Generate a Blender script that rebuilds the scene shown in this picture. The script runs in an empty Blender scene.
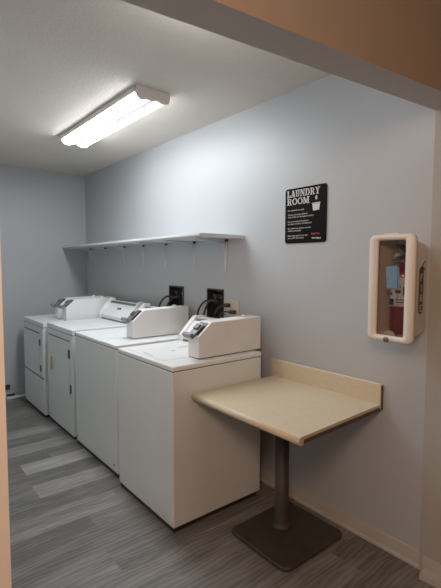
import bpy, bmesh, math, random
from mathutils import Vector, Matrix
random.seed(7)
S = bpy.context.scene
COL = S.collection
PI = math.pi

# ------------------------------------------------------------------ materials
def mat(name, color, rough=0.5, metal=0.0, bump=None, mottle=None, spec=0.5, emit=None, coat=0.0):
    m = bpy.data.materials.new(name); m.use_nodes = True
    nt = m.node_tree; b = nt.nodes['Principled BSDF']
    c = (*color, 1.0)
    b.inputs['Base Color'].default_value = c
    b.inputs['Roughness'].default_value = rough
    b.inputs['Metallic'].default_value = metal
    b.inputs['Specular IOR Level'].default_value = spec
    b.inputs['Coat Weight'].default_value = coat
    tc = nt.nodes.new('ShaderNodeTexCoord')
    sc, amt = mottle or (6.0, 0.05)
    n = nt.nodes.new('ShaderNodeTexNoise'); n.inputs['Scale'].default_value = sc; n.inputs['Detail'].default_value = 4
    nt.links.new(tc.outputs['Object'], n.inputs['Vector'])
    r = nt.nodes.new('ShaderNodeValToRGB')
    r.color_ramp.elements[0].position = 0.3; r.color_ramp.elements[1].position = 0.7
    r.color_ramp.elements[0].color = tuple(x * (1 - amt) for x in color) + (1,)
    r.color_ramp.elements[1].color = tuple(min(1, x * (1 + amt)) for x in color) + (1,)
    nt.links.new(n.outputs['Fac'], r.inputs['Fac']); nt.links.new(r.outputs['Color'], b.inputs['Base Color'])
    if bump:
        bs, bst, bd = bump
        n2 = nt.nodes.new('ShaderNodeTexNoise'); n2.inputs['Scale'].default_value = bs; n2.inputs['Detail'].default_value = 3
        nt.links.new(tc.outputs['Object'], n2.inputs['Vector'])
        bp = nt.nodes.new('ShaderNodeBump'); bp.inputs['Strength'].default_value = bst; bp.inputs['Distance'].default_value = bd
        nt.links.new(n2.outputs['Fac'], bp.inputs['Height']); nt.links.new(bp.outputs['Normal'], b.inputs['Normal'])
    if emit:
        b.inputs['Emission Color'].default_value = (*emit[0], 1); b.inputs['Emission Strength'].default_value = emit[1]
    return m

M = {}
M['wall'] = mat('blue_grey_wall_paint', (0.40, 0.414, 0.432), 0.49, spec=1.0, bump=(90, 0.12, 0.004), mottle=(1.5, 0.03))
M['wall_bounce'] = mat('bounce_wall_paint', (0.72, 0.74, 0.74), 0.6, bump=(90, 0.12, 0.004), mottle=(1.5, 0.03))  # unseen left wall, made paler to bounce fill onto the machine fronts
M['wall_warm'] = mat('tan_wall_paint', (0.30, 0.235, 0.18), 0.7, bump=(90, 0.12, 0.004), mottle=(1.5, 0.03))
M['casing'] = mat('cream_casing_paint', (0.80, 0.74, 0.68), 0.5, mottle=(2, 0.03))
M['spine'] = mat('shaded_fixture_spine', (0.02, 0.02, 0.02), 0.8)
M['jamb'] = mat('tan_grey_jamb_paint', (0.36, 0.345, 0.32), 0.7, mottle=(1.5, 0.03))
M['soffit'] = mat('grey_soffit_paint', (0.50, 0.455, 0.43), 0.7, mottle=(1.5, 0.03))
M['ceiling'] = mat('textured_ceiling_paint', (0.60, 0.545, 0.475), 0.85, bump=(70, 0.3, 0.010), mottle=(2, 0.04))  # cream paint, with warm light from the entry side put into the colour
M['base'] = mat('cream_cove_base', (0.43, 0.41, 0.38), 0.5)
M['base_grey'] = mat('grey_painted_base', (0.42, 0.44, 0.47), 0.5)
M['enamel'] = mat('white_enamel', (0.67, 0.70, 0.68), 0.28, mottle=(3, 0.03), coat=0.2)
M['enamel_b'] = mat('white_enamel_top', (0.72, 0.735, 0.73), 0.4, mottle=(4, 0.03))
M['box_white'] = mat('white_powder_coat', (0.72, 0.72, 0.71), 0.4, bump=(300, 0.05, 0.001))
M['dark'] = mat('dark_gap', (0.015, 0.015, 0.016), 0.7)
M['groove'] = mat('grey_groove', (0.10, 0.10, 0.10), 0.5)
M['softgroove'] = mat('soft_grey_groove', (0.36, 0.36, 0.355), 0.5)
M['metal'] = mat('worn_steel', (0.20, 0.185, 0.18), 0.45, metal=0.6, mottle=(40, 0.2))
M['dkmetal'] = mat('dark_steel', (0.08, 0.08, 0.085), 0.4, metal=0.6)
M['black'] = mat('black_plastic', (0.012, 0.012, 0.013), 0.45)
M['rubber'] = mat('black_rubber', (0.018, 0.018, 0.018), 0.38)
M['brass'] = mat('dull_brass', (0.30, 0.22, 0.10), 0.4, metal=0.8)
M['shelf'] = mat('white_shelf_paint', (0.62, 0.63, 0.64), 0.4)
M['bracket'] = mat('painted_bracket', (0.56, 0.575, 0.60), 0.45)
M['lamp_body'] = mat('beige_fixture_metal', (0.66, 0.60, 0.55), 0.5)
M['lens'] = mat('lit_tube_cover', (0.9, 0.9, 0.9), 0.4, emit=((0.90, 0.96, 1.0), 25.5))
M['laminate'] = mat('tan_laminate', (0.60, 0.51, 0.36), 0.38, mottle=(45, 0.05), bump=(200, 0.03, 0.001))
M['chip'] = mat('raw_chipboard_edge', (0.075, 0.045, 0.032), 0.85, mottle=(80, 0.3))
M['pedestal'] = mat('brown_black_cast_iron', (0.035, 0.028, 0.024), 0.6, mottle=(12, 0.25), bump=(150, 0.15, 0.002))
M['sign'] = mat('black_sign_plastic', (0.0035, 0.0025, 0.003), 0.6, spec=0.06)
M['letter'] = mat('white_sign_ink', (0.62, 0.60, 0.60), 0.6)
M['letter_dim'] = mat('fine_print_ink', (0.34, 0.30, 0.31), 0.6)
M['letter_red'] = mat('red_sign_ink', (0.42, 0.05, 0.07), 0.6)
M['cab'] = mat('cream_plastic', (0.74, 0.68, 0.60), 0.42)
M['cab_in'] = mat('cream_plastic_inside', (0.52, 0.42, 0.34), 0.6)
M['red'] = mat('red_extinguisher_paint', (0.15, 0.007, 0.012), 0.3, coat=0.4)
M['label'] = mat('grey_white_label', (0.42, 0.40, 0.38), 0.5)
M['tag'] = mat('blue_tag_card', (0.20, 0.40, 0.66), 0.6, mottle=(60, 0.12))
M['outlet'] = mat('ivory_outlet_plastic', (0.62, 0.55, 0.43), 0.45)
M['yellow'] = mat('aged_yellow_plastic', (0.40, 0.30, 0.08), 0.5)
M['stain'] = mat('tan_stain', (0.44, 0.38, 0.28), 0.6)
M['wood'] = mat('stud_wood', (0.22, 0.20, 0.18), 0.8)
M['display'] = mat('dark_display', (0.02, 0.02, 0.024), 0.25)

g = bpy.data.materials.new('clear_acrylic'); g.use_nodes = True
nt = g.node_tree; nt.nodes.clear()
o_ = nt.nodes.new('ShaderNodeOutputMaterial'); mx = nt.nodes.new('ShaderNodeMixShader')
tr = nt.nodes.new('ShaderNodeBsdfTransparent'); gl = nt.nodes.new('ShaderNodeBsdfGlossy'); fr = nt.nodes.new('ShaderNodeFresnel')
tr.inputs[0].default_value = (0.93, 0.92, 0.9, 1); gl.inputs['Roughness'].default_value = 0.08; fr.inputs[0].default_value = 1.22
nt.links.new(fr.outputs[0], mx.inputs[0]); nt.links.new(tr.outputs[0], mx.inputs[1]); nt.links.new(gl.outputs[0], mx.inputs[2])
nt.links.new(mx.outputs[0], o_.inputs[0])
M['pane'] = g

# ------------------------------------------------------------------ mesh helpers
def new_bm(): return bmesh.new()

def box(bm, x0, x1, y0, y1, z0, z1, bev=0.0, mi=0, seg=2, M4=None):
    t = bmesh.new()
    v = [t.verts.new((x, y, z)) for x in (x0, x1) for y in (y0, y1) for z in (z0, z1)]
    for f in ((0, 1, 3, 2), (4, 6, 7, 5), (0, 4, 5, 1), (2, 3, 7, 6), (0, 2, 6, 4), (1, 5, 7, 3)):
        t.faces.new([v[i] for i in f])
    if bev > 0:
        bmesh.ops.bevel(t, geom=t.edges[:], offset=bev, segments=seg, affect='EDGES', profile=0.5)
    bmesh.ops.recalc_face_normals(t, faces=t.faces[:])
    for f in t.faces: f.material_index = mi
    if M4 is not None: bmesh.ops.transform(t, matrix=M4, verts=t.verts[:])
    merge(bm, t)

def merge(bm, t):
    me = bpy.data.meshes.new('tmp'); t.to_mesh(me); t.free(); bm.from_mesh(me); bpy.data.meshes.remove(me)

def prism(bm, pts, axis, a0, a1, bev=0.0, mi=0, seg=2, edges='all', M4=None):
    """extrude a 2D outline. axis 'y': pts are (x,z); 'x': (y,z); 'z': (x,y)"""
    t = bmesh.new()
    def P(p, a):
        return {'y': (p[0], a, p[1]), 'x': (a, p[0], p[1]), 'z': (p[0], p[1], a)}[axis]
    A = [t.verts.new(P(p, a0)) for p in pts]; B = [t.verts.new(P(p, a1)) for p in pts]
    n = len(pts)
    t.faces.new(A); t.faces.new(B[::-1])
    for i in range(n): t.faces.new((A[i], B[i], B[(i + 1) % n], A[(i + 1) % n]))
    bmesh.ops.recalc_face_normals(t, faces=t.faces[:])
    if bev > 0:
        bmesh.ops.bevel(t, geom=t.edges[:], offset=bev, segments=seg, affect='EDGES', profile=0.5)
    for f in t.faces: f.material_index = mi
    if M4 is not None: bmesh.ops.transform(t, matrix=M4, verts=t.verts[:])
    merge(bm, t)

def lathe(bm, prof, center, axis='z', n=24, mi=0):
    """prof: list of (radius, height) along axis from center"""
    t = bmesh.new(); rings = []
    for r, h in prof:
        ring = []
        for i in range(n):
            a = 2 * PI * i / n; c, s = r * math.cos(a), r * math.sin(a)
            p = {'z': (c, s, h), 'x': (h, c, s), 'y': (c, h, s)}[axis]
            ring.append(t.verts.new(Vector(center) + Vector(p)))
        rings.append(ring)
    for a, b in zip(rings, rings[1:]):
        for i in range(n): t.faces.new((a[i], a[(i + 1) % n], b[(i + 1) % n], b[i]))
    t.faces.new(rings[0][::-1]); t.faces.new(rings[-1])
    bmesh.ops.remove_doubles(t, verts=t.verts[:], dist=1e-6)
    bmesh.ops.recalc_face_normals(t, faces=t.faces[:])
    for f in t.faces: f.material_index = mi; f.smooth = True
    merge(bm, t)

def smooth_path(pts, k=8):
    out = []; P = [Vector(p) for p in pts]
    P = [P[0] * 2 - P[1]] + P + [P[-1] * 2 - P[-2]]
    for i in range(1, len(P) - 2):
        for j in range(k):
            t = j / k; a, b, c, d = P[i - 1:i + 3]
            out.append(0.5 * ((2 * b) + (c - a) * t + (2 * a - 5 * b + 4 * c - d) * t * t + (3 * b - a - 3 * c + d) * t ** 3))
    out.append(P[-2]); return out

def tube(bm, pts, r, n=10, mi=0, smooth=True):
    pts = smooth_path(pts) if smooth else [Vector(p) for p in pts]
    t = bmesh.new(); rings = []; u = None
    for i, p in enumerate(pts):
        d = (pts[min(i + 1, len(pts) - 1)] - pts[max(i - 1, 0)]).normalized()
        if u is None: u = d.orthogonal().normalized()
        u = (u - d * u.dot(d)).normalized(); w = d.cross(u)
        rings.append([t.verts.new(p + (u * math.cos(2 * PI * k / n) + w * math.sin(2 * PI * k / n)) * r) for k in range(n)])
    for a, b in zip(rings, rings[1:]):
        for i in range(n): t.faces.new((a[i], a[(i + 1) % n], b[(i + 1) % n], b[i]))
    t.faces.new(rings[0][::-1]); t.faces.new(rings[-1])
    bmesh.ops.recalc_face_normals(t, faces=t.faces[:])
    for f in t.faces: f.material_index = mi; f.smooth = True
    merge(bm, t)

def rrect(x0, x1, z0, z1, r, n=5):
    pts = []
    for cx, cz, a0 in ((x1 - r, z1 - r, 0), (x0 + r, z1 - r, 90), (x0 + r, z0 + r, 180), (x1 - r, z0 + r, 270)):
        for i in range(n + 1):
            a = math.radians(a0 + 90 * i / n); pts.append((cx + r * math.cos(a), cz + r * math.sin(a)))
    return pts

def obj(name, bm, mats, parent=None, origin=None, **props):
    if not isinstance(mats, (list, tuple)): mats = [mats]
    me = bpy.data.meshes.new(name)
    if parent is not None:
        off = Vector(parent['_o'])
        gp = parent
        bmesh.ops.translate(bm, verts=bm.verts[:], vec=-off)
        base = off
    else:
        base = Vector(origin) if origin else Vector((0, 0, 0))
        bmesh.ops.translate(bm, verts=bm.verts[:], vec=-base)
    bm.to_mesh(me); bm.free()
    for m in mats: me.materials.append(M[m] if isinstance(m, str) else m)
    o = bpy.data.objects.new(name, me); COL.objects.link(o)
    if parent is not None: o.parent = parent
    else: o.location = base
    o['_o'] = tuple(base)
    for k, v in props.items(): o[k] = v
    return o

def thing(name, label, cat, loc, group=None):
    o = bpy.data.objects.new(name, None); COL.objects.link(o); o.location = loc
    o.empty_display_size = 0.1
    o['_o'] = tuple(loc); o['label'] = label; o['category'] = cat
    if group: o['group'] = group
    return o

def tag(o, label, cat, group=None):
    o['label'] = label; o['category'] = cat
    if group: o['group'] = group
    return o

def struct(name, bm, mats):
    o = obj(name, bm, mats); o['kind'] = 'structure'; return o

# ------------------------------------------------------------------ numbers
HC = 2.493           # ceiling
YB = 5.012           # back wall
XL = -1.86           # left wall of laundry bay
HH = 2.143           # underside of the header
def yfar(x): return 0.924 - 0.103 * x     # far face of the header wall
def ynear(x): return 0.791 - 0.103 * x    # near face
XJL, XJR = -1.795, -0.02
NX0, NX1, NY0 = -3.3, 1.2, -1.9           # the room the picture is taken from

# ------------------------------------------------------------------ floor: planks running across the room
def floor():
    bm = new_bm(); lay = bm.loops.layers.color.new('tone'); uvl = bm.loops.layers.uv.new('UVMap')
    w, L = 0.18, 1.22
    light = {0: None}
    j0, j1 = int((NY0 - 0.01) / w) - 1, int(YB / w) + 1
    fixed = {}   # (row) -> list of (x_start, tone) overrides seen in the photo
    fixed[17] = [(-2.44, 0.30), (-1.225, 0.76), (-0.005, 0.45)]
    fixed[16] = [(-1.90, 0.33), (-0.68, 0.42)]
    fixed[15] = [(-2.46, 0.38), (-1.24, 0.72), (-0.02, 0.4)]
    fixed[14] = [(-2.1, 0.36), (-0.98, 0.30)]
    fixed[13] = [(-2.0, 0.62), (-0.85, 0.62)]
    fixed[12] = [(-2.3, 0.28), (-1.08, 0.50)]
    fixed[11] = [(-1.75, 0.42), (-0.53, 0.28)]
    fixed[10] = [(-2.35, 0.50), (-1.13, 0.36)]
    fixed[18] = [(-2.2, 0.25), (-1.0, 0.38)]
    fixed[19] = [(-2.6, 0.6), (-1.45, 0.62)]
    fixed[20] = [(-2.1, 0.25), (-0.9, 0.3)]
    fixed[21] = [(-2.4, 0.55), (-1.2, 0.68)]
    fixed[22] = [(-2.1, 0.2), (-0.9, 0.3)]
    for j in range(j0, j1):
        y0, y1 = 0.01 + j * w, 0.01 + (j + 1) * w
        y1 = min(y1, YB)
        if y1 <= y0: continue
        rnd = random.Random(j * 13 + 5)
        starts = fixed.get(j)
        s0 = starts[0][0] if starts else NX0 - rnd.random() * L
        x = s0
        while x > NX0: x -= L
        while x < NX1:
            xa, xb = max(x, NX0), min(x + L, NX1)
            if starts:
                for k, (sx, _t) in enumerate(starts[1:]):
                    if xa < sx - 0.03 and xb > sx: xb = sx
            tone = 0.25 + 0.4 * rnd.random()
            if starts:
                for sx, t_ in starts:
                    if abs(xa - sx) < 0.04: tone = t_
            e = 0.0
            if xb > xa + 0.01:
                vs = [bm.verts.new(p) for p in ((xa, y0, 0), (xb, y0, 0), (xb, y1, 0), (xa, y1, 0))]
                f = bm.faces.new(vs)
                ru, rv = rnd.random() * 20, rnd.random() * 20
                for lp in f.loops:
                    lp[lay] = (tone, rnd.random() * 0 + 0.5, 0, 1)
                    lp[uvl].uv = (lp.vert.co.x + ru, lp.vert.co.y - y0 + rv * 1.0)
                x = xb if starts else x + L
            else:
                x += L
    m = bpy.data.materials.new('grey_vinyl_plank'); m.use_nodes = True
    nt = m.node_tree; b = nt.nodes['Principled BSDF']; N = nt.nodes.new; Lk = nt.links.new
    at = N('ShaderNodeVertexColor'); at.layer_name = 'tone'
    sep = N('ShaderNodeSeparateColor'); Lk(at.outputs['Color'], sep.inputs[0])
    uv = N('ShaderNodeUVMap'); uv.uv_map = 'UVMap'
    mp = N('ShaderNodeMapping'); mp.inputs['Scale'].default_value = (1.5, 13, 1); Lk(uv.outputs[0], mp.inputs[0])
    n1 = N('ShaderNodeTexNoise'); n1.inputs['Scale'].default_value = 2.2; n1.inputs['Detail'].default_value = 6; n1.inputs['Distortion'].default_value = 1.6
    Lk(mp.outputs[0], n1.inputs['Vector'])
    mp2 = N('ShaderNodeMapping'); mp2.inputs['Scale'].default_value = (1.6, 8, 1); Lk(uv.outputs[0], mp2.inputs[0])
    n2 = N('ShaderNodeTexNoise'); n2.inputs['Scale'].default_value = 1.6; n2.inputs['Detail'].default_value = 3; Lk(mp2.outputs[0], n2.inputs['Vector'])
    mp3 = N('ShaderNodeMapping'); mp3.inputs['Scale'].default_value = (2.5, 9, 1); Lk(uv.outputs[0], mp3.inputs[0])
    wv = N('ShaderNodeTexWave'); wv.wave_type = 'RINGS'; wv.inputs['Scale'].default_value = 1.3; wv.inputs['Distortion'].default_value = 9
    wv.inputs['Detail'].default_value = 3; wv.inputs['Detail Scale'].default_value = 1.2; Lk(mp3.outputs[0], wv.inputs['Vector'])
    def math_(op, a, bb):
        x = N('ShaderNodeMath'); x.operation = op
        for i, q in enumerate((a, bb)):
            if hasattr(q, 'is_output'): Lk(q, x.inputs[i])
            else: x.inputs[i].default_value = q
        return x.outputs[0]
    grain = math_('MULTIPLY', math_('SUBTRACT', n1.outputs['Fac'], 0.5), 0.34)
    blot = math_('MULTIPLY', math_('SUBTRACT', n2.outputs['Fac'], 0.5), 0.8)
    ring = math_('MULTIPLY', math_('SUBTRACT', wv.outputs['Fac'], 0.5), 0.22)
    v = math_('ADD', math_('ADD', math_('ADD', sep.outputs[0], grain), blot), ring)
    r = N('ShaderNodeValToRGB'); Lk(v, r.inputs['Fac'])
    e = r.color_ramp.elements
    e[0].position = 0.0; e[0].color = (0.085, 0.078, 0.072, 1)
    e[1].position = 1.0; e[1].color = (0.43, 0.41, 0.375, 1)
    k = e.new(0.45); k.color = (0.21, 0.20, 0.187, 1)
    Lk(r.outputs['Color'], b.inputs['Base Color'])
    b.inputs['Roughness'].default_value = 0.48
    bp = N('ShaderNodeBump'); bp.inputs['Strength'].default_value = 0.12; bp.inputs['Distance'].default_value = 0.002
    Lk(n1.outputs['Fac'], bp.inputs['Height']); Lk(bp.outputs['Normal'], b.inputs['Normal'])
    struct('floor', bm, m)
floor()

# ------------------------------------------------------------------ shell
bm = new_bm(); box(bm, NX0, NX1, NY0, YB + 0.1, HC, HC + 0.08); struct('ceiling', bm, 'ceiling')

HOLES = [(2.945, 3.171, 1.04, 1.272), (2.427, 2.628, 1.04, 1.272)]   # recessed water boxes in the right wall
def wall_right():
    bm = new_bm()
    ys = sorted({0.905, YB + 0.1} | {h[0] for h in HOLES} | {h[1] for h in HOLES})
    zs = [0, 1.04, 1.272, HC]
    for y0, y1 in zip(ys, ys[1:]):
        for z0, z1 in zip(zs, zs[1:]):
            if any(abs(h[0] - y0) < 1e-6 and abs(h[2] - z0) < 1e-6 for h in HOLES): continue
            box(bm, 0, 0.10, y0, y1, z0, z1)
    bmesh.ops.remove_doubles(bm, verts=bm.verts[:], dist=1e-5)
    # drop the doubled inner faces
    seen = {}
    for f in bm.faces: seen.setdefault(tuple(sorted(v.index for v in f.verts)), []).append(f)
    bm.verts.index_update()
    seen = {}
    for f in bm.faces[:]: seen.setdefault(tuple(sorted(v.index for v in f.verts)), []).append(f)
    bmesh.ops.delete(bm, geom=[f for fs in seen.values() if len(fs) > 1 for f in fs], context='FACES')
    struct('wall_right', bm, 'wall')
wall_right()
bm = new_bm(); box(bm, XL - 0.1, 0.1, YB, YB + 0.1, 0, HC); struct('wall_back', bm, 'wall')
bm = new_bm(); prism(bm, [(XL - 0.1, yfar(XL - .1)), (XL, yfar(XL)), (XL, YB), (XL - 0.1, YB)], 'z', 0, HC); struct('wall_left', bm, 'wall_bounce')
# wall with the wide opening the picture is taken through
def slab(bm, x0, x1, z0, z1):
    prism(bm, [(x0, ynear(x0)), (x1, ynear(x1)), (x1, yfar(x1)), (x0, yfar(x0))], 'z', z0, z1)
bm = new_bm()
slab(bm, NX0, XJL, 0, HC); slab(bm, XJL, XJR, HH, HC); slab(bm, XJR, NX1, 0, HC)
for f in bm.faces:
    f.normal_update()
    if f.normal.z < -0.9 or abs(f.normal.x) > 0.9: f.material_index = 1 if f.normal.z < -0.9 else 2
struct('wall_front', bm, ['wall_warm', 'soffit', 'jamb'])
bm = new_bm(); prism(bm, [(XJL - 0.10, ynear(XJL - 0.10) - 0.012), (XJL + .003, ynear(XJL) - 0.012), (XJL + .003, yfar(XJL)), (XJL - 0.0005, yfar(XJL)), (XJL - 0.0005, ynear(XJL) - 0.0005), (XJL - 0.10, ynear(XJL - 0.1) - 0.0005)], 'z', 0, HH - 0.002)
struct('trim_1', bm, 'casing')
bm = new_bm(); box(bm, NX0 - 0.1, NX0, NY0, ynear(NX0), 0, HC); struct('wall_entry_left', bm, 'wall_warm')
bm = new_bm(); box(bm, NX1, NX1 + 0.1, NY0, ynear(NX1), 0, HC); struct('wall_entry_right', bm, 'wall_warm')
bm = new_bm(); box(bm, NX0 - 0.1, NX1 + 0.1, NY0 - 0.1, NY0, 0, HC); struct('wall_entry_back', bm, 'wall_warm')

# baseboards: cove profile
def cove(x): return [(x, 0), (x - 0.018, 0), (x - 0.017, 0.012), (x - 0.008, 0.018), (x - 0.007, 0.078), (x - 0.004, 0.080), (x, 0.080)]
bm = new_bm(); prism(bm, cove(0), 'y', 0.912, YB); struct('baseboard_right', bm, 'base')
bm = new_bm(); prism(bm, [(YB, 0), (YB - 0.016, 0), (YB - 0.014, 0.015), (YB - 0.008, 0.02), (YB - 0.007, 0.09), (YB, 0.092)], 'x', XL, -0.02); struct('baseboard_back', bm, 'base_grey')
bm = new_bm(); prism(bm, [(XJR, 0.793), (XJR, 0.895), (XJR - 0.058, 0.895), (XJR - 0.045, 0.793)], 'z', 0, 0.03); 
prism(bm, [(XJR, 0.793), (XJR, 0.905), (XJR - 0.008, 0.905), (XJR - 0.008, 0.793)], 'z', 0, 0.085); struct('baseboard_front', bm, 'base')

# ------------------------------------------------------------------ ceiling light
def ceiling_light():
    x0, x1, y0, y1 = -0.767, -0.540, 2.294, 3.594
    t = thing('ceiling_light', 'lit white two-tube fluorescent fixture mounted on the textured ceiling', 'ceiling light', ((x0 + x1) / 2, (y0 + y1) / 2, HC))
    bm = new_bm(); box(bm, x0, x1, y0 + .01, y1 - .01, HC - 0.034, HC, 0.003)
    xm = (x0 + x1) / 2
    hs = obj('housing', bm, 'lamp_body', t)
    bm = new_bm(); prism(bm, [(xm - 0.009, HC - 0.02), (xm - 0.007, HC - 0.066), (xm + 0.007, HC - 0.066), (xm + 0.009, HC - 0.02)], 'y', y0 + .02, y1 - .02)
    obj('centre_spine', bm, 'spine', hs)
    for a, b in ((x0 + 0.006, xm - 0.010), (xm + 0.010, x1 - 0.006)):
        bm = new_bm(); n = 12; pts = []
        for i in range(n + 1):
            th = PI + PI * i / n; c = (a + b) / 2; r = (b - a) / 2
            pts.append((c + r * math.cos(th), HC - 0.036 + 0.030 * math.sin(th)))
        pts += [(b, HC - 0.030), (a, HC - 0.030)]
        prism(bm, pts, 'y', y0 + 0.028, y1 - 0.028)
        obj('tube_cover', bm, 'lens', t)
    for ya, yb in ((y0, y0 + 0.03), (y1 - 0.03, y1)):
        bm = new_bm()
        prof = [(x0, HC), (x0, HC - 0.030), (x0 + 0.012, HC - 0.052), (x0 + 0.030, HC - 0.070), (x0 + 0.060, HC - 0.072), (x0 + 0.068, HC - 0.062),
                (x1 - 0.068, HC - 0.062), (x1 - 0.06, HC - 0.068), (x1 - 0.012, HC - 0.068), (x1, HC - 0.040), (x1, HC)]
        prism(bm, prof, 'y', ya, yb, 0.002)
        obj('end_cap', bm, 'lamp_body', t)
ceiling_light()

# ------------------------------------------------------------------ laundry machines
def slope_mat(p, q):
    """local frame on a slanted face: origin p (x,z), u along slope up, v along y, w outward (toward -x,+z)"""
    d = Vector((q[0] - p[0], 0, q[1] - p[1])); L = d.length; d.normalize()
    n = Vector((-d.z, 0, d.x))
    m = Matrix(((d.x, 0, n.x, p[0]), (0, 1, 0, 0), (d.z, 0, n.z, p[1]), (0, 0, 0, 1)))
    return m, L

def console(t, y0, y1, zt, xs, ytrim=(True, True)):
    # slanted control console along the back edge of the top; xs = front x at the bottom
    xb = xs + 0.205 if xs < -0.27 else xs + 0.165
    h0, h1, lf = (0.042, 0.160, 0.008) if xs < -0.27 else (0.048, 0.176, 0.018)
    p, q = (xs, zt + h0), (xs + 0.125, zt + h1)
    bm = new_bm()
    prism(bm, [(xs + 0.012, zt), (xs + .002, zt + 0.03), p, q, (xb, zt + h1), (xb, zt)], 'y', y0 + 0.012, y1 - 0.012, 0.003)
    c = obj('console', bm, 'box_white', t)
    mt, L = slope_mat(p, q)
    bm = new_bm(); box(bm, L * 0.83, L * 0.965, y0 + 0.04, y1 - 0.04, -0.001, 0.0025, M4=mt); obj('trim_strip', bm, 'groove', c)
    bm = new_bm(); ym = (y0 + y1) / 2
    for a, b in ((ym - 0.045, ym - 0.012), (ym + 0.004, ym + 0.026)):
        box(bm, L * 0.46, L * 0.58, a, b, -0.001, 0.003, M4=mt)
    obj('display', bm, 'display', c, label='small dark control display')
    bm = new_bm(); box(bm, xs + .004, xs + 0.02, y0 + 0.03, y1 - 0.03, zt + 0.003, zt + 0.016); obj('base_gap', bm, 'groove', c)  # grey strip for the dark gap along the console's foot
    for ya, yb in ((y0, y0 + 0.022), (y1 - 0.045, y1)):
        bm = new_bm()
        prism(bm, [(xs - 0.004, zt), (xs - lf * .7, zt + h0 + .002), (q[0] - lf, q[1] + lf), (q[0] + .01, q[1] + lf * 1.3), (xb, q[1] + lf), (xb, zt)], 'y', ya, yb, 0.004)
        obj('end_cap', bm, 'box_white', c)

def cabinet(t, x0, x1, y0, y1, zt, lip=0.027, seams=()):
    bm = new_bm(); box(bm, x0, x1, y0, y1, 0.025, zt - lip - 0.004, 0.006)
    c = obj('cabinet', bm, 'enamel', t)
    bm = new_bm(); box(bm, x0 + 0.005, x1 - 0.03, y0 + 0.006, y1 - 0.006, 0.0, 0.03); obj('toe_shade', bm, 'dark', t)  # black block, nearly flush, stands in for the shade under the cabinet
    bm = new_bm(); box(bm, x0 + .004, x1 - .004, y0 + .004, y1 - .004, zt - lip - 0.007, zt - lip + 0.003); obj('top_gap', bm, 'groove', t)
    bm = new_bm(); box(bm, x0 - 0.001, x1, y0 - 0.001, y1 + 0.001, zt - lip, zt, 0.006, seg=3); obj('top_panel', bm, 'enamel_b', t)
    for k in range(4):
        bm = new_bm(); fx = x0 + 0.024 if k % 2 else x1 - 0.05; fy = y0 + 0.05 if k < 2 else y1 - 0.05
        lathe(bm, [(0.018, 0), (0.018, 0.012), (0.008, 0.014), (0.008, 0.046)], (fx, fy, 0), n=12); obj('foot', bm, 'rubber', t)
    return c

def screw(par, x, y, z, r=0.007, m='black', d=0.003):
    bm = new_bm(); lathe(bm, [(r, 0), (r, d), (r * 0.6, d + 0.001)], (x + 0.001, y, z), 'x', 10)
    bmesh.ops.scale(bm, vec=(-1, 1, 1), space=Matrix.Translation((-x - 0.001, 0, 0)), verts=bm.verts[:])
    bmesh.ops.recalc_face_normals(bm, faces=bm.faces[:])
    obj('screw', bm, m, par)

def washer(label, x0, x1, y0, y1, zt, lid, cons, marks=False, screws=False):
    t = thing('washing_machine', label, 'washing machine', ((x0 + x1) / 2, (y0 + y1) / 2, 0), 'top-loading washers against the long wall')
    c = cabinet(t, x0, x1, y0, y1, zt)
    bm = new_bm(); box(bm, x0 - 0.0025, x0 + 0.01, y0 + 0.006, y1 - 0.006, 0.118, zt - 0.036, 0.002); fp = obj('front_panel', bm, 'enamel', t)
    bm = new_bm(); box(bm, x0 - 0.002, x0 + 0.01, y0 + 0.006, y1 - 0.006, 0.05, 0.115, 0.0015); lp = obj('lower_panel', bm, 'enamel', t)
    ly0, ly1, lx0, lx1 = lid
    bm = new_bm(); prism(bm, rrect(lx0, lx1, ly0, ly1, 0.03), 'z', zt - 0.001, zt + 0.0016); l = obj('lid', bm, 'enamel_b', t)
    if marks:
        for (a, b, u, v) in ((-0.420, 0.045, 2.322, 0.012), (-0.552, 0.012, 2.254, 0.010)):
            bm = new_bm(); prism(bm, rrect(a - b, a + b, u - v, u + v, min(b, v) * .8), 'z', zt + 0.0010, zt + 0.0024); obj('worn_spot', bm, 'stain', l, label='small tan worn mark')
        bm = new_bm(); prism(bm, [(-0.722, 2.325), (-0.735, 2.20), (-0.728, 2.195), (-0.712, 2.325)], 'z', zt + 0.0010, zt + 0.0024); obj('worn_spot', bm, 'stain', l, label='tan scratch near the front edge')
    if screws:
        for y in (y0 + 0.05, y1 - 0.03): screw(lp, x0 - 0.0015, y, 0.075, 0.008)
        screw(t, x0 - 0.001, y1 - 0.02, zt - 0.014, 0.010)
    console(t, *cons[:2], zt, cons[2])
    return t

washer('white top-loading washer nearest the tan table, in front of the double outlet', -0.785, -0.135, 1.894, 2.550, 0.915,
       (2.05, 2.52, -0.75, -0.345), (2.03, 2.545, -0.315), marks=True)
washer('white top-loading washer second from the table, between the nearest washer and the dryers', -0.752, -0.09, 2.640, 3.392, 0.913,
       (2.91, 3.36, -0.715, -0.30), (2.90, 3.385, -0.255), screws=True)

def hinge(par, x, y, z, h=0.075):
    bm = new_bm(); box(bm, x - 0.006, x + 0.002, y - 0.014, y + 0.014, z - h / 2, z + h / 2, 0.003); obj('hinge', bm, 'dkmetal', par)

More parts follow.
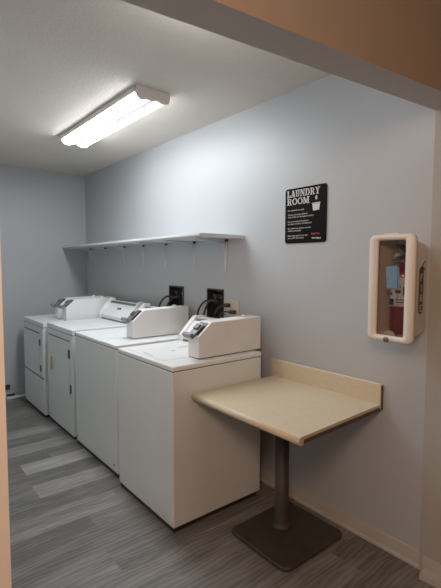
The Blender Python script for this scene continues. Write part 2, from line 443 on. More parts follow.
def dryer_near():
    x0, x1, y0, y1, zt = -0.753, -0.09, 3.452, 4.093, 0.917
    t = thing('clothes_dryer', 'white dryer with yellowed door handle, beside the second washer', 'clothes dryer', ((x0 + x1) / 2, (y0 + y1) / 2, 0), 'front-loading dryers at the back of the row')
    cabinet(t, x0, x1, y0, y1, zt, lip=0.045)
    bm = new_bm(); box(bm, x0 - .003, x0 + .01, y0 + .008, y1 - .008, 0.345, zt - 0.056, 0.003); fp = obj('front_panel', bm, 'enamel', t)
    bm = new_bm(); box(bm, x0 - .005, x0 + .01, 3.505, 4.045, 0.812, 0.822); obj('door_seam', bm, 'groove', fp)  # grey strip for the dark seam along the top of the door
    bm = new_bm(); box(bm, x0 - .009, x0 - .002, 3.520, 4.050, 0.36, 0.808, 0.006); d = obj('door', bm, 'enamel', t)
    hinge(d, x0 - .007, 3.515, 0.712); hinge(d, x0 - .007, 3.490, 0.42)
    bm = new_bm(); box(bm, x0 - 0.022, x0 - .008, 3.940, 3.957, 0.50, 0.625, 0.005, seg=3); obj('door_handle', bm, 'yellow', d, label='yellowed upright door handle')
    bm = new_bm(); box(bm, x0 - .003, x0 + .01, y0 + .008, y1 - .008, 0.092, 0.338, 0.003); obj('lower_panel', bm, 'enamel', t)
    bm = new_bm(); box(bm, x0 - .002, x0 + .01, y0 + .008, y1 - .008, 0.05, 0.088, 0.002); obj('toe_panel', bm, 'enamel', t)
    console(t, y0 + 0.005, y1 - 0.005, zt, -0.25)
    return t
dryer_near()

def dryer_far():
    x0, x1, y0, y1, zt = -0.779, -0.10, 4.129, 4.796, 0.905
    t = thing('clothes_dryer', 'white dryer farthest from the table, by the back wall, seam across its front', 'clothes dryer', ((x0 + x1) / 2, (y0 + y1) / 2, 0), 'front-loading dryers at the back of the row')
    cabinet(t, x0, x1, y0, y1, zt, lip=0.045)
    bm = new_bm(); box(bm, x0 - .003, x0 + .01, y0 + .008, y1 - .008, 0.385, zt - 0.056, 0.003); fp = obj('front_panel', bm, 'enamel', t)
    bm = new_bm(); box(bm, x0 - .005, x0 + .01, 4.235, 4.745, 0.790, 0.802); obj('door_seam', bm, 'groove', fp)  # grey strip for the seam over this door
    bm = new_bm(); box(bm, x0 - .009, x0 - .002, 4.235, 4.750, 0.40, 0.787, 0.006); d = obj('door', bm, 'enamel', t)
    hinge(d, x0 - .007, 4.222, 0.71, 0.06); hinge(d, x0 - .007, 4.208, 0.462, 0.06)
    bm = new_bm(); box(bm, x0 - .003, x0 + .01, y0 + .002, y1 - .002, 0.366, 0.378); obj('panel_seam', bm, 'groove', t)
    bm = new_bm(); box(bm, x0 - .004, x0 + .01, y0 + .002, y1 - .008, 0.05, 0.362, 0.003); obj('lower_panel', bm, 'enamel', t)
    return t
dryer_far()

# ------------------------------------------------------------------ coin meter boxes
def coin_box(label, x, y, z, w=0.108, L=0.487):
    t = thing('coin_box', label, 'coin box', (x, y, z), 'coin meters on the laundry machines')
    p, q = (x, z + 0.129), (x + 0.092, z + 0.205)
    bm = new_bm(); prism(bm, [(x, z + 0.004), p, q, (x + L, z + 0.211), (x + L, z + 0.004)], 'y', y, y + w, 0.004)
    b = obj('meter_case', bm, 'box_white', t)
    bm = new_bm(); box(bm, x + 0.004, x + L - 0.004, y + 0.004, y + w - 0.004, z, z + 0.006); obj('base_gasket', bm, 'groove', t)
    mt, Ls = slope_mat(p, q)
    bm = new_bm(); box(bm, 0.008, Ls - 0.010, y + 0.016, y + w - 0.014, -0.003, 0.0025, 0.001, M4=mt); obj('slot_plate', bm, 'black', b)
    # coin slide: tray + rails + upright push tab
    bm = new_bm()
    box(bm, -0.030, Ls * 0.72, y + 0.026, y + w - 0.024, 0.006, 0.018, 0.003, M4=mt)
    box(bm, -0.034, -0.010, y + 0.012, y + w - 0.010, 0.012, 0.045, 0.005, M4=mt)
    c = obj('coin_slide', bm, 'metal', t, label='grey metal coin slide')
    bm = new_bm(); box(bm, Ls * 0.30, Ls * 0.62, y + 0.034, y + w - 0.032, 0.014, 0.028, 0.004, M4=mt); obj('slide_guard', bm, 'dkmetal', c)
    bm = new_bm(); lathe(bm, [(0.016, 0), (0.016, 0.010), (0.012, 0.014)], (x + L - 0.10, y + w * 0.5, z + 0.209), n=16); obj('lock', bm, 'box_white', t)
    return t

coin_box('white coin box on the washer nearest the table', -0.577, 1.947, 0.917)
coin_box('white coin box on the second washer from the table', -0.550, 2.787, 0.915)
coin_box('white coin box on the far pair of machines, the nearer of two side by side', -0.560, 4.134, 0.905)
coin_box('white coin box closest to the back wall, behind its twin', -0.567, 4.330, 0.905)

# ------------------------------------------------------------------ wall shelf and brackets
def shelf():
    zt, zb = 1.655, 1.632
    xn, xf_ = -0.388, -0.285
    t = thing('wall_shelf', 'long white wall shelf above the machines on tapering metal brackets', 'shelf', (0, 3.6, zb))
    bm = new_bm(); prism(bm, [(-0.0, 2.205), (xn, 2.214), (xf_, YB - 0.001), (0.0, YB - 0.001)], 'z', zb + 0.006, zt, 0.003)
    obj('board', bm, 'shelf', t)
    bm = new_bm(); box(bm, xn + .002, -0.0, 2.200, 2.213, zb, zt + 0.001, 0.003); obj('end_lip', bm, 'shelf', t)
    for y in (2.402, 2.797, 3.215, 3.612, 4.002, 4.455, 4.86):
        b0 = bm = new_bm()
        zb2 = 1.405 + (y - 2.4) * 0.03
        t_ = bmesh.new()
        prism(bm, [(y - 0.020, zb + .004), (y + 0.020, zb + .004), (y + 0.006, zb2), (y - 0.004, zb2)], 'x', -0.008, 0.0, 0.002)
        prism(bm, [(-0.006, zb - 0.010), (-0.26, zb - 0.004), (-0.27, zb + 0.005), (-0.006, zb + 0.005)], 'y', y - 0.012, y + 0.012, 0.001)
        prism(bm, [(-0.006, zb - 0.16), (-0.03, zb - 0.03), (-0.16, zb - 0.006), (-0.006, zb - 0.006)], 'y', y - 0.003, y + 0.003)
        b = obj('bracket', bm, 'bracket', t)
        bm = new_bm(); box(bm, -0.026, -0.006, y - 0.026, y - 0.012, zb - 0.014, zb + 0.003, 0.002); obj('bracket_gap', bm, 'black', b)  # black block for the dark gap under the shelf beside the bracket
shelf()

# ------------------------------------------------------------------ recessed water boxes with hoses, and double outlet
def water_box(label, h, hoses, stud):
    y0, y1, z0, z1 = h
    t = thing('water_supply_box', label, 'water supply box', (0, (y0 + y1) / 2, z0), 'water supply boxes in the wall')
    bm = new_bm()
    box(bm, 0.085, 0.095, y0, y1, z0, z1)
    for a, b in ((y0, y0 + 0.006), (y1 - 0.006, y1)): box(bm, 0.0, 0.09, a, b, z0, z1)
    box(bm, 0.0, 0.09, y0, y1, z0, z0 + 0.006); box(bm, 0.0, 0.09, y0, y1, z1 - 0.006, z1)
    bx = obj('box_liner', bm, 'dark', t)
    bm = new_bm()
    e = 0.012
    box(bm, -0.004, 0.0, y0 - .002, y1 + .002, z1 - e, z1 + .002, 0.001)
    box(bm, -0.004, 0.0, y0 - .002, y0 + .008, z0, z1 - e, 0.001); box(bm, -0.004, 0.0, y1 - .008, y1 + .002, z0, z1 - e, 0.001)
    obj('frame', bm, 'black', t)
    if stud:
        bm = new_bm(); box(bm, 0.012, 0.05, y0 + 0.012, y0 + 0.040, z0 + .006, z1 - .02, 0.002); obj('stud_edge', bm, 'wood', t)
    for k, yv in enumerate((y0 + 0.075, y1 - 0.06)):
        bm = new_bm(); lathe(bm, [(0.012, 0), (0.012, 0.05), (0.018, 0.052), (0.018, 0.065), (0.010, 0.068)], (0.045, yv, z0 + 0.11), 'z', 12)
        v = obj('valve', bm, 'dkmetal', t)
        bm = new_bm(); box(bm, 0.015, 0.075, yv - 0.008, yv + 0.008, z0 + 0.18, z0 + 0.19, 0.003); obj('valve_lever', bm, 'dkmetal', v)
    for (ya, yb, zt_) in hoses:
        bm = new_bm()
        tube(bm, [(0.045, ya, z0 + 0.13), (0.0, ya + 0.01, z0 + 0.135), (-0.035, (ya + yb) / 2, zt_), (-0.062, yb, z0 + 0.05), (-0.062, yb + .005, z0 - 0.12), (-0.03, yb + .005, z0 - 0.30)], 0.008)
        obj('hose', bm, 'rubber', t, label='black rubber hose')
water_box('dark recessed water supply box behind the second washer, lighter stud at its right side', HOLES[0], [(3.11, 3.235, 1.175), (3.03, 3.11, 1.165)], True)
water_box('dark recessed water supply box with black hoses, left of the double outlet', HOLES[1], [(2.56, 2.665, 1.175), (2.50, 2.585, 1.185)], False)

def outlet():
    t = thing('wall_outlet', 'ivory double outlet plate right of the water supply box above the nearest washer', 'outlet', (0, 2.322, 1.145))
    bm = new_bm(); prism(bm, rrect(2.253, 2.391, 1.078, 1.203, 0.008), 'x', -0.007, 0.0, 0.002); pl = obj('cover_plate', bm, 'outlet', t)
    for y in (2.289, 2.355):
        for z in (1.122, 1.163):
            bm = new_bm(); prism(bm, rrect(y - .016, y + .016, z - .014, z + .014, 0.010), 'x', -0.009, -0.006); s = obj('socket', bm, 'outlet', pl)
outlet()
def plug(label, y, z, path):
    t = thing('power_plug', label, 'plug', (-0.009, y, z), 'plugs in the double outlet')
    bm = new_bm(); box(bm, -0.050, -0.0095, y - 0.019, y + 0.019, z - 0.014, z + 0.014, 0.007, seg=3); obj('plug_body', bm, 'rubber', t)
    bm = new_bm(); tube(bm, path, 0.006, 8); obj('cord', bm, 'rubber', t)
plug('black plug in the upper left socket of the ivory outlet', 2.357, 1.164, [(-0.046, 2.362, 1.164), (-0.075, 2.39, 1.15), (-0.085, 2.425, 1.10), (-0.07, 2.45, 1.0), (-0.05, 2.45, .85)])
plug('black plug in the lower right socket of the ivory outlet', 2.292, 1.121, [(-0.046, 2.297, 1.121), (-0.08, 2.34, 1.12), (-0.085, 2.38, 1.07), (-0.07, 2.40, 0.98), (-0.05, 2.40, .85)])

# ------------------------------------------------------------------ table
def table():
    t = thing('pedestal_table', 'tan laminate table with backsplash on a dark pedestal, butted against the washer', 'table', (-0.31, 1.51, 0))
    zt = 0.749
    xf_, yn0, yn1 = -0.668, 1.128, 1.152
    # laminate top: rolled front edge
    t_ = bmesh.new()
    prof = [(0.0, zt - 0.018), (0.0, zt), (0.625, zt)]
    bm = new_bm()
    def row(y_f, y_r):
        pts = []
        for i in range(7):
            a = PI / 2 + PI * i / 6 * 0.92
            pts.append((xf_ + 0.018 + 0.019 * math.cos(a), zt - 0.019 + 0.019 * math.sin(a)))
        out = [(-0.012, zt - 0.014), (-0.012, zt)] + pts + [(xf_ + 0.03, zt - 0.036), (xf_ + 0.03, zt - 0.014)]
        res = []
        for x, z in out:
            k = (x - xf_) / (0 - xf_); res.append((x, y_f + (y_r - y_f) * k, z))
        return res
    A = [t_.verts.new(p) for p in row(yn0, yn1)]; B = [t_.verts.new(p) for p in row(1.889, 1.889)]
    n = len(A); t_.faces.new(A); t_.faces.new(B[::-1])
    for i in range(n): t_.faces.new((A[i], B[i], B[(i + 1) % n], A[(i + 1) % n]))
    bmesh.ops.recalc_face_normals(t_, faces=t_.faces[:])
    for f in t_.faces:
        if abs(f.normal.z) < 0.95 and f.normal.x < -0.1: f.smooth = True
    merge(bm, t_)
    top = obj('tabletop', bm, 'laminate', t)
    bm = new_bm()
    prism(bm, [(xf_ + 0.012, yn0 + 0.0015), (-0.012, yn1 + .0005), (-0.012, 1.886), (xf_ + 0.012, 1.886)], 'z', zt - 0.034, zt - 0.0145)
    obj('core_board', bm, 'chip', top, label='dark raw board edge under the laminate')
    bm = new_bm(); box(bm, -0.020, -0.001, 1.149, 1.925, zt - 0.03, zt + 0.105, 0.005, seg=3)
    bs = obj('backsplash', bm, 'laminate', t)
    bm = new_bm(); box(bm, -0.016, -0.002, 1.1465, 1.152, zt - 0.03, zt + 0.096); obj('raw_end', bm, 'chip', bs, label='dark raw end of the backsplash')
    # pedestal
    bm = new_bm(); prism(bm, rrect(-0.548, -0.078, 1.297, 1.717, 0.045), 'z', 0.0, 0.024, 0.009, seg=3); obj('base_plate', bm, 'pedestal', t)
    bm = new_bm(); lathe(bm, [(0.055, 0.0), (0.054, 0.010), (0.044, 0.020), (0.038, 0.034), (0.038, 0.685)], (-0.302, 1.555, 0.023), 'z', 28); obj('column', bm, 'pedestal', t)
    bm = new_bm(); box(bm, -0.50, -0.11, 1.53, 1.58, 0.692, zt - 0.033, 0.006); box(bm, -0.33, -0.28, 1.32, 1.71, 0.692, zt - 0.033, 0.006); obj('spider_plate', bm, 'pedestal', t)
table()

# ------------------------------------------------------------------ laundry room sign
def text_mesh(bm, s, y, z, size, width=None, x=-0.006, depth=0.0006, slant=0.0, bold=0.0):
    """text on a plane facing -x; reading direction is -y. y,z = left end of the baseline"""
    cu = bpy.data.curves.new('tmp_text', 'FONT'); cu.body = s; cu.size = size; cu.extrude = depth; cu.resolution_u = 2; cu.shear = slant; cu.offset = bold
    o = bpy.data.objects.new('tmp_text', cu); COL.objects.link(o)
    bpy.context.view_layer.update()
    me = bpy.data.meshes.new_from_object(o.evaluated_get(bpy.context.evaluated_depsgraph_get()))
    bpy.data.objects.remove(o); bpy.data.curves.remove(cu)
    t = bmesh.new(); t.from_mesh(me); bpy.data.meshes.remove(me)
    xs = [v.co.x for v in t.verts]; x0 = min(xs); w = max(xs) - x0
    k = (width / w) if width else 1.0
    for v in t.verts: v.co = Vector((x - v.co.z, y - (v.co.x - x0) * k, z + v.co.y))
    bmesh.ops.recalc_face_normals(t, faces=t.faces[:])
    merge(bm, t)

SLAB = {  # slab-serif capitals on a 0..1 grid: ('r',x0,y0,x1,y1) bars, ('d',x0,y0,x1,y1,w) slants, ('a',cx,cy,rx,ry,th,a0,a1) bowls
    'L': (0.66, [('r', .10, 0, .28, 1), ('r', 0, .90, .38, 1), ('r', 0, 0, .66, .12), ('r', .52, 0, .66, .34)]),
    'A': (0.86, [('d', .08, 0, .40, 1, .10), ('d', .62, 0, .40, 1, .20), ('r', .22, .26, .62, .37), ('r', 0, 0, .30, .10), ('r', .48, 0, .86, .10), ('r', .30, .90, .54, 1)]),
    'U': (0.84, [('r', .12, .30, .30, 1), ('r', .58, .30, .70, 1), ('a', .41, .30, .29, .30, .14, 180, 360), ('r', 0, .90, .40, 1), ('r', .46, .90, .84, 1)]),
    'N': (0.90, [('r', .10, 0, .21, 1), ('r', .66, 0, .77, 1), ('d', .66, 0, .10, 1, .20), ('r', 0, 0, .33, .10), ('r', 0, .90, .26, 1), ('r', .54, .90, .90, 1)]),
    'D': (0.84, [('r', .12, 0, .30, 1), ('a', .38, .50, .42, .50, .15, -90, 90), ('r', 0, .90, .40, 1), ('r', 0, 0, .40, .10)]),
    'R': (0.86, [('r', .12, 0, .30, 1), ('a', .40, .73, .32, .27, .13, -90, 90), ('r', 0, .90, .42, 1), ('r', .25, .46, .42, .56), ('d', .60, 0, .38, .50, .19), ('r', 0, 0, .40, .10), ('r', .56, 0, .86, .10)]),
    'Y': (0.84, [('d', .33, .42, .08, 1, .19), ('d', .38, .42, .62, 1, .11), ('r', .32, 0, .50, .46), ('r', 0, .90, .36, 1), ('r', .50, .90, .84, 1), ('r', .20, 0, .62, .10)]),
    'O': (0.86, [('a', .43, .50, .43, .50, .17, 0, 360)]),
    'M': (1.06, [('r', .10, 0, .21, 1), ('r', .76, 0, .94, 1), ('d', .44, .06, .12, 1, .17), ('d', .48, .06, .74, 1, .10), ('r', 0, 0, .32, .10), ('r', 0, .90, .26, 1), ('r', .80, .90, 1.06, 1), ('r', .66, 0, 1.06, .10)]),
}
def slab_word(bm, word, y, z, h, width, x=-0.006, d=0.001):
    adv = sum(SLAB[c][0] + 0.06 for c in word) - 0.06; k = width / adv; cx = 0
    for c in word:
        w, prims = SLAB[c]
        for p in prims:
            polys = []
            if p[0] == 'r': polys = [[(p[1], p[2]), (p[3], p[2]), (p[3], p[4]), (p[1], p[4])]]
            elif p[0] == 'd': polys = [[(p[1], p[2]), (p[1] + p[5], p[2]), (p[3] + p[5], p[4]), (p[3], p[4])]]
            else:
                _, ax, ay, rx, ry, th, a0, a1 = p; n = 14
                for i in range(n):
                    u, v = (math.radians(a0 + (a1 - a0) * q / n) for q in (i, i + 1))
                    ty = 0.09
                    polys.append([(ax + rx * math.cos(u), ay + ry * math.sin(u)), (ax + rx * math.cos(v), ay + ry * math.sin(v)),
                                  (ax + (rx - th) * math.cos(v), ay + (ry - ty) * math.sin(v)), (ax + (rx - th) * math.cos(u), ay + (ry - ty) * math.sin(u))])
            for pl in polys:
                prism(bm, [(y - (cx + a) * k, z + b * h) for a, b in pl], 'x', x - d, x)
        cx += w + 0.06

def sign():
    y1, y0, z0, z1 = 1.829, 1.519, 1.585, 1.913
    t = thing('laundry_room_sign', 'black rectangular sign on the wall lettered LAUNDRY ROOM above rules in small print', 'sign', (0, (y0 + y1) / 2, z0))
    bm = new_bm(); prism(bm, rrect(y0, y1, z0, z1, 0.016), 'x', -0.006, 0.0, 0.001); b = obj('sign_plate', bm, 'sign', t)
    bm = new_bm()
    slab_word(bm, 'LAUNDRY', 1.813, 1.861, 0.039, 0.247); slab_word(bm, 'ROOM', 1.813, 1.815, 0.039, 0.172)
    obj('title_lettering', bm, 'letter', t)
    bm = new_bm()
    rows = [('For residents use only', 1.779, .125), ('We are not responsible for', 1.753, .155), ('lost, stolen or damaged articles', 1.739, .195),
            ('Do not overload machines', 1.712, .158), ('or leave clothes unattended', 1.698, .182), ('Be courteous, please remove', 1.671, .178), ('clothes promptly', 1.657, .105),
            ('Please keep laundry area neat', 1.627, .155), ('at all times', 1.613, .125)]
    for s, z, w in rows: text_mesh(bm, s, 1.805, z, 0.0115, w, bold=0.0003)
    obj('rules_lettering', bm, 'letter_dim', t)
    bm = new_bm(); text_mesh(bm, 'Thank You', 1.625, 1.631, 0.015, 0.062, slant=0.3, bold=0.0002); obj('thanks_lettering', bm, 'letter_red', t)
    bm = new_bm(); text_mesh(bm, 'The Mgmt', 1.620, 1.607, 0.0125, 0.066, bold=0.0003); obj('signature_lettering', bm, 'letter', t)
    # hand dropping clothes into a tub
    bm = new_bm()
    prism(bm, [(1.619, 1.804), (1.565, 1.806), (1.571, 1.770), (1.612, 1.768)], 'x', -0.007, -0.006)
    prism(bm, [(1.622, 1.811), (1.562, 1.813), (1.562, 1.808), (1.622, 1.806)], 'x', -0.0072, -0.006)
    prism(bm, [(1.597, 1.850), (1.587, 1.852), (1.584, 1.840), (1.587, 1.830), (1.594, 1.829), (1.598, 1.838)], 'x', -0.007, -0.006)
    obj('tub_emblem', bm, 'letter', t)
sign()

# ------------------------------------------------------------------ fire extinguisher cabinet
def fire_cabinet():
    t = thing('fire_extinguisher_cabinet', 'cream plastic fire extinguisher cabinet with clear front, mounted on the right wall', 'fire cabinet', (0, 1.023, 1.11))
    # tapered housing shell, open at the front
    t_ = bmesh.new()
    def ring(x, y0, y1, z0, z1, r): return [t_.verts.new((x, a, b)) for a, b in rrect(y0, y1, z0, z1, r, 4)]
    o0 = ring(0.0, 0.947, 1.100, 1.142, 1.554, 0.02); o1 = ring(-0.160, 0.922, 1.126, 1.122, 1.576, 0.026)
    i1 = ring(-0.160, 0.930, 1.118, 1.130, 1.568, 0.022); i0 = ring(-0.006, 0.953, 1.094, 1.148, 1.548, 0.018)
    n = len(o0)
    for a, b in ((o0, o1), (o1, i1), (i1, i0)):
        for i in range(n):
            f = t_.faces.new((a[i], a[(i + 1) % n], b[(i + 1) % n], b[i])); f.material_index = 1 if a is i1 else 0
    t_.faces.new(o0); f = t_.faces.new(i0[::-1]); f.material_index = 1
    bmesh.ops.recalc_face_normals(t_, faces=t_.faces[:])
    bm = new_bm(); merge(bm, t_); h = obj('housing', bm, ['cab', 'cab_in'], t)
    # front frame
    t_ = bmesh.new()
    oy0, oy1, oz0, oz1 = 0.916, 1.139, 1.105, 1.594
    iy0, iy1, iz0, iz1 = 0.962, 1.095, 1.134, 1.569
    out = rrect(oy0, oy1, oz0, oz1, 0.028, 6); inn = rrect(iy0, iy1, iz0, iz1, 0.008, 6)
    prof = [(0.0, -0.158), (0.0, -0.172), (0.15, -0.180), (0.5, -0.184), (0.85, -0.180), (1.0, -0.172), (1.0, -0.158)]
    rings = []
    for k, x in prof: rings.append([t_.verts.new((x, a[0] + (b[0] - a[0]) * k, a[1] + (b[1] - a[1]) * k)) for a, b in zip(out, inn)])
    n = len(out)
    for a, b in zip(rings, rings[1:] + rings[:1]):
        for i in range(n):
            f = t_.faces.new((a[i], a[(i + 1) % n], b[(i + 1) % n], b[i])); f.smooth = True
    bmesh.ops.recalc_face_normals(t_, faces=t_.faces[:])
    bm = new_bm(); merge(bm, t_)
    # rounded boss that carries the lock, and the raised tab on the top edge
    lathe(bm, [(0.030, 0.0), (0.030, 0.010), (0.024, 0.016)], (-0.170, 1.033, 1.127), 'x', 24)
    for v in bm.verts[-72:]: pass
    prism(bm, [(0.985, 1.588), (1.075, 1.588), (1.065, 1.599), (0.995, 1.599)], 'x', -0.180, -0.160, 0.003)
    fr_ = obj('front_frame', bm, 'cab', t)
    bm = new_bm(); lathe(bm, [(0.0125, 0.0), (0.0125, -0.010), (0.009, -0.012)], (-0.184, 1.035, 1.117), 'x', 18)
    lk = obj('lock', bm, 'metal', t, label='round metal lock at the bottom of the frame')
    bm = new_bm(); box(bm, -0.1975, -0.195, 1.0335, 1.0365, 1.112, 1.122); obj('keyhole', bm, 'black', lk)
    bm = new_bm(); box(bm, -0.170, -0.168, iy0 - .004, iy1 + .004, iz0 - .004, iz1 + .004); obj('clear_pane', bm, 'pane', t)
    bm = new_bm(); tube(bm, [(-0.150, 1.008, 1.128), (-0.150, 1.008, 1.572)], 0.0012, 6, smooth=False); obj('pull_wire', bm, 'dkmetal', t)
    # FIRE sticker on the side that faces the opening (follows the taper)
    ang = math.atan2(0.947 - 0.922, 0.160)
    mt = Matrix.Translation((-0.160, 0.922, 0)) @ Matrix.Rotation(ang, 4, 'Z')   # local x runs back toward the wall, -y is outward
    bm = new_bm(); prism(bm, rrect(0.052, 0.110, 1.236, 1.448, 0.022), 'y', -0.0012, 0.001, M4=mt)
    prism(bm, [(0.060, 1.436), (0.122, 1.478), (0.125, 1.473), (0.09, 1.446)], 'y', -0.0012, 0.001, M4=mt)
    prism(bm, [(0.098, 1.452), (0.128, 1.440), (0.126, 1.434), (0.096, 1.442)], 'y', -0.0012, 0.001, M4=mt)
    st = obj('fire_sticker', bm, 'black', h, label='black upright FIRE sticker')
    bm = new_bm()
    G = {'F': [(0, 0, .28, 1), (0, .80, 1, 1), (0, .42, .8, .60)], 'I': [(.36, 0, .64, 1)],
         'R': [(0, 0, .28, 1), (0, .80, .9, 1), (0, .40, .9, .58), (.68, .45, 1, .93), (.60, 0, .92, .42)], 'E': [(0, 0, .28, 1), (0, .80, 1, 1), (0, .41, .8, .59), (0, 0, 1, .20)]}
    for k, c in enumerate('FIRE'):
        zc = 1.386 - k * 0.0465; w, hh = 0.024, 0.032
        for a, b, c2, d in G[c]:
            prism(bm, [(0.069 + a * w, zc + b * hh), (0.069 + c2 * w, zc + b * hh), (0.069 + c2 * w, zc + d * hh), (0.069 + a * w, zc + d * hh)], 'y', -0.002, -0.001, M4=mt)
    obj('fire_lettering', bm, 'letter', st)

def extinguisher():
    cx, cy, z0 = -0.082, 1.018, 1.138
    t = thing('fire_extinguisher', 'red fire extinguisher with pale label standing inside the cream cabinet', 'fire extinguisher', (cx, cy, z0))
    R = 0.056
    bm = new_bm(); lathe(bm, [(R - .006, 0), (R, 0.006), (R, 0.265), (R * .96, 0.280), (R * .80, 0.296), (R * .52, 0.308), (0.020, 0.318), (0.018, 0.330)], (cx, cy, z0), 'z', 32)
    obj('cylinder', bm, 'red', t)
    t_ = bmesh.new(); a0, a1, n = math.radians(115), math.radians(262), 20
    lo, hi = z0 + 0.130, z0 + 0.262
    vs = [[t_.verts.new((cx + (R + .0008) * math.cos(a0 + (a1 - a0) * i / n), cy + (R + .0008) * math.sin(a0 + (a1 - a0) * i / n), z)) for i in range(n + 1)] for z in (lo, hi)]
    for i in range(n):
        f = t_.faces.new((vs[0][i], vs[0][i + 1], vs[1][i + 1], vs[1][i])); f.smooth = True
    bm = new_bm(); merge(bm, t_); lb = obj('label_band', bm, 'label', t)
    t_ = bmesh.new()
    for b0, b1, za, zb in ((128, 168, lo + .004, lo + .034), (136, 158, lo + .050, lo + .062), (174, 200, lo + .060, lo + .075), (176, 230, lo + .028, lo + .032), (176, 225, lo + .016, lo + .020), (208, 240, lo + .05, lo + .09), (176, 200, lo+.085, lo+.095)):
        q = [[t_.verts.new((cx + (R + .0016) * math.cos(math.radians(b0 + (b1 - b0) * i / 6)), cy + (R + .0016) * math.sin(math.radians(b0 + (b1 - b0) * i / 6)), z)) for i in range(7)] for z in (za, zb)]
        for i in range(6): t_.faces.new((q[0][i], q[0][i + 1], q[1][i + 1], q[1][i]))
    bm = new_bm(); merge(bm, t_); obj('label_print', bm, 'black', lb)
    zc = z0 + 0.328
    bm = new_bm(); lathe(bm, [(0.022, 0), (0.022, 0.012), (0.015, 0.014), (0.015, 0.05)], (cx, cy, zc), 'z', 16); obj('valve_body', bm, 'metal', t)
    bm = new_bm(); lathe(bm, [(0.018, 0.0), (0.018, -0.012), (0.015, -0.014)], (cx - 0.018, cy + 0.016, zc + 0.030), 'x', 20); gz = obj('pressure_gauge', bm, 'metal', t)
    bm = new_bm(); lathe(bm, [(0.013, 0.0), (0.013, -0.001)], (cx - 0.0322, cy + 0.016, zc + 0.030), 'x', 18); obj('gauge_face', bm, 'label', gz)
    # carry handle and squeeze lever reach forward and up
    bm = new_bm(); prism(bm, [(cx + .01, zc + 0.040), (cx - 0.055, zc + 0.030), (cx - 0.060, zc + 0.022), (cx - 0.02, zc + .026), (cx + .01, zc + 0.028)], 'y', cy - 0.012, cy + 0.012, 0.003); obj('carry_handle', bm, 'black', t)
    bm = new_bm(); prism(bm, [(cx + .016, zc + 0.048), (cx - 0.055, zc + 0.078), (cx - 0.058, zc + 0.088), (cx - 0.01, zc + 0.074), (cx + .018, zc + 0.060)], 'y', cy - 0.020, cy + 0.008, 0.003); obj('squeeze_lever', bm, 'black', t)
    bm = new_bm(); tube(bm, [(cx - .004, cy - 0.014, zc + 0.02), (cx - 0.02, cy - 0.045, zc + 0.03), (cx - 0.03, cy - 0.058, zc - 0.02), (cx - 0.03, cy - 0.062, zc - 0.12), (cx - .03, cy - 0.0625, zc - 0.20)], 0.007, 8); obj('discharge_hose', bm, 'rubber', t)
    bm = new_bm(); tube(bm, [(cx - 0.01, cy + 0.022, zc + 0.034), (cx - 0.03, cy + 0.040, zc + 0.044), (cx - 0.03, cy + 0.038, zc + 0.012), (cx - 0.012, cy + 0.022, zc + 0.028)], 0.0022, 6); obj('pull_pin', bm, 'metal', t)

def insp_tag():
    bm = new_bm()
    mt = Matrix.Translation((-0.1445, 1.034, 1.400)) @ Matrix.Rotation(math.radians(-5), 4, 'X') @ Matrix.Rotation(math.radians(4), 4, 'Z')
    t = thing('inspection_tag', 'small blue card tag hanging from the fire extinguisher neck', 'tag', (-0.1445, 1.034, 1.400))
    prism(bm, [(-.031, -.050), (.031, -.050), (.031, .046), (.020, .052), (-.020, .052), (-.031, .046)], 'x', -0.0006, 0.0006, M4=mt)
    c = obj('card', bm, 'tag', t)
    bm = new_bm(); tube(bm, [(-0.1445, 1.030, 1.446), (-0.13, 1.032, 1.462), (-0.105, 1.032, 1.472)], 0.0016, 6); obj('tie', bm, 'black', t)
fire_cabinet(); extinguisher(); insp_tag()

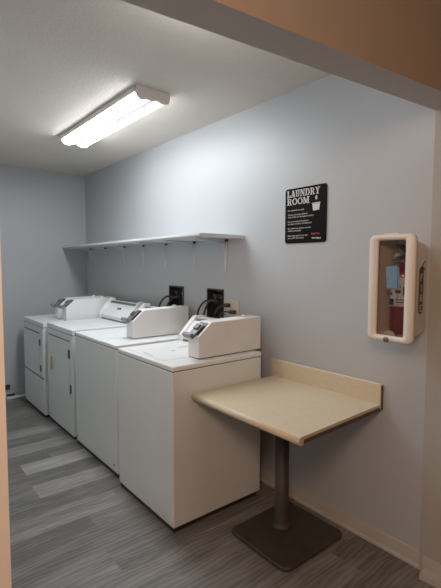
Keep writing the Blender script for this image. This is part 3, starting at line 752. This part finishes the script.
# ------------------------------------------------------------------ small things at the foot of the back wall
bm = new_bm(); prism(bm, rrect(-1.02, -0.885, 0.098, 0.150, 0.006), 'y', YB - 0.030, YB, 0.003); t = obj('wall_vent', bm, 'black')
tag(t, 'small dark box fixed low on the back wall beside the doorway edge', 'vent')
for z in (0.112, 0.124, 0.136):
    b2 = new_bm(); box(b2, -1.01, -0.895, YB - 0.034, YB - 0.028, z - 0.003, z + 0.003); obj('vent_slat', b2, 'dkmetal', t)
t = thing('drain_pipe', 'short white pipe lying on the floor beside the far dryer', 'pipe', (-0.86, 4.93, 0))
bm = new_bm(); tube(bm, [(-0.93, 4.935, 0.016), (-0.60, 4.955, 0.016)], 0.015, 12, smooth=False); obj('pipe_body', bm, 'shelf', t)
bm = new_bm(); tube(bm, [(-0.93, 4.945, 0.048), (-0.85, 4.948, 0.046)], 0.013, 10, smooth=False); obj('black_coupling', bm, 'black', t)

# ------------------------------------------------------------------ lights
def light(name, kind, loc, energy, color, size=0.1, rot=None):
    d = bpy.data.lights.new(name, kind); d.energy = energy; d.color = color
    if kind == 'AREA': d.size = size
    else: d.shadow_soft_size = size
    o = bpy.data.objects.new(name, d); COL.objects.link(o); o.location = loc
    if rot: o.rotation_euler = rot
    return o
light('entry_lamp', 'POINT', (-2.35, -0.10, 2.22), 41, (1.0, 0.66, 0.46), 0.25)
light('bay_fill', 'POINT', (-0.95, 1.32, 2.36), 3.5, (0.96, 0.97, 1.0), 0.10)  # added fill for the upper right wall; no fixture stands here
w = bpy.data.worlds.new('World'); S.world = w; w.use_nodes = True
w.node_tree.nodes['Background'].inputs[0].default_value = (0.6, 0.65, 0.7, 1); w.node_tree.nodes['Background'].inputs[1].default_value = 0.1

# ------------------------------------------------------------------ camera
F, PITCH, YAW, ROLL = 430.0934, -0.0694, -0.6808, 0.0032
fw = Vector((-math.sin(YAW) * math.cos(PITCH), math.cos(YAW) * math.cos(PITCH), math.sin(PITCH)))
rt = Vector((math.cos(YAW), math.sin(YAW), 0)); up = rt.cross(fw)
r2 = rt * math.cos(ROLL) + up * math.sin(ROLL); u2 = up * math.cos(ROLL) - rt * math.sin(ROLL)
cam = bpy.data.cameras.new('camera'); co = bpy.data.objects.new('camera', cam); COL.objects.link(co)
cam.sensor_fit = 'VERTICAL'; cam.sensor_height = 24.0; cam.lens = F / 588.0 * 24.0; cam.clip_start = 0.02
co.matrix_world = Matrix(((r2.x, u2.x, -fw.x, -1.9975), (r2.y, u2.y, -fw.y, 0.0), (r2.z, u2.z, -fw.z, 1.4583), (0, 0, 0, 1)))
S.camera = co

S.view_settings.view_transform = 'Standard'
S.view_settings.look = 'None'
S.view_settings.exposure = 0.5
S.view_settings.gamma = 1.16

for o in list(bpy.data.objects):
    if '_o' in o: del o['_o']
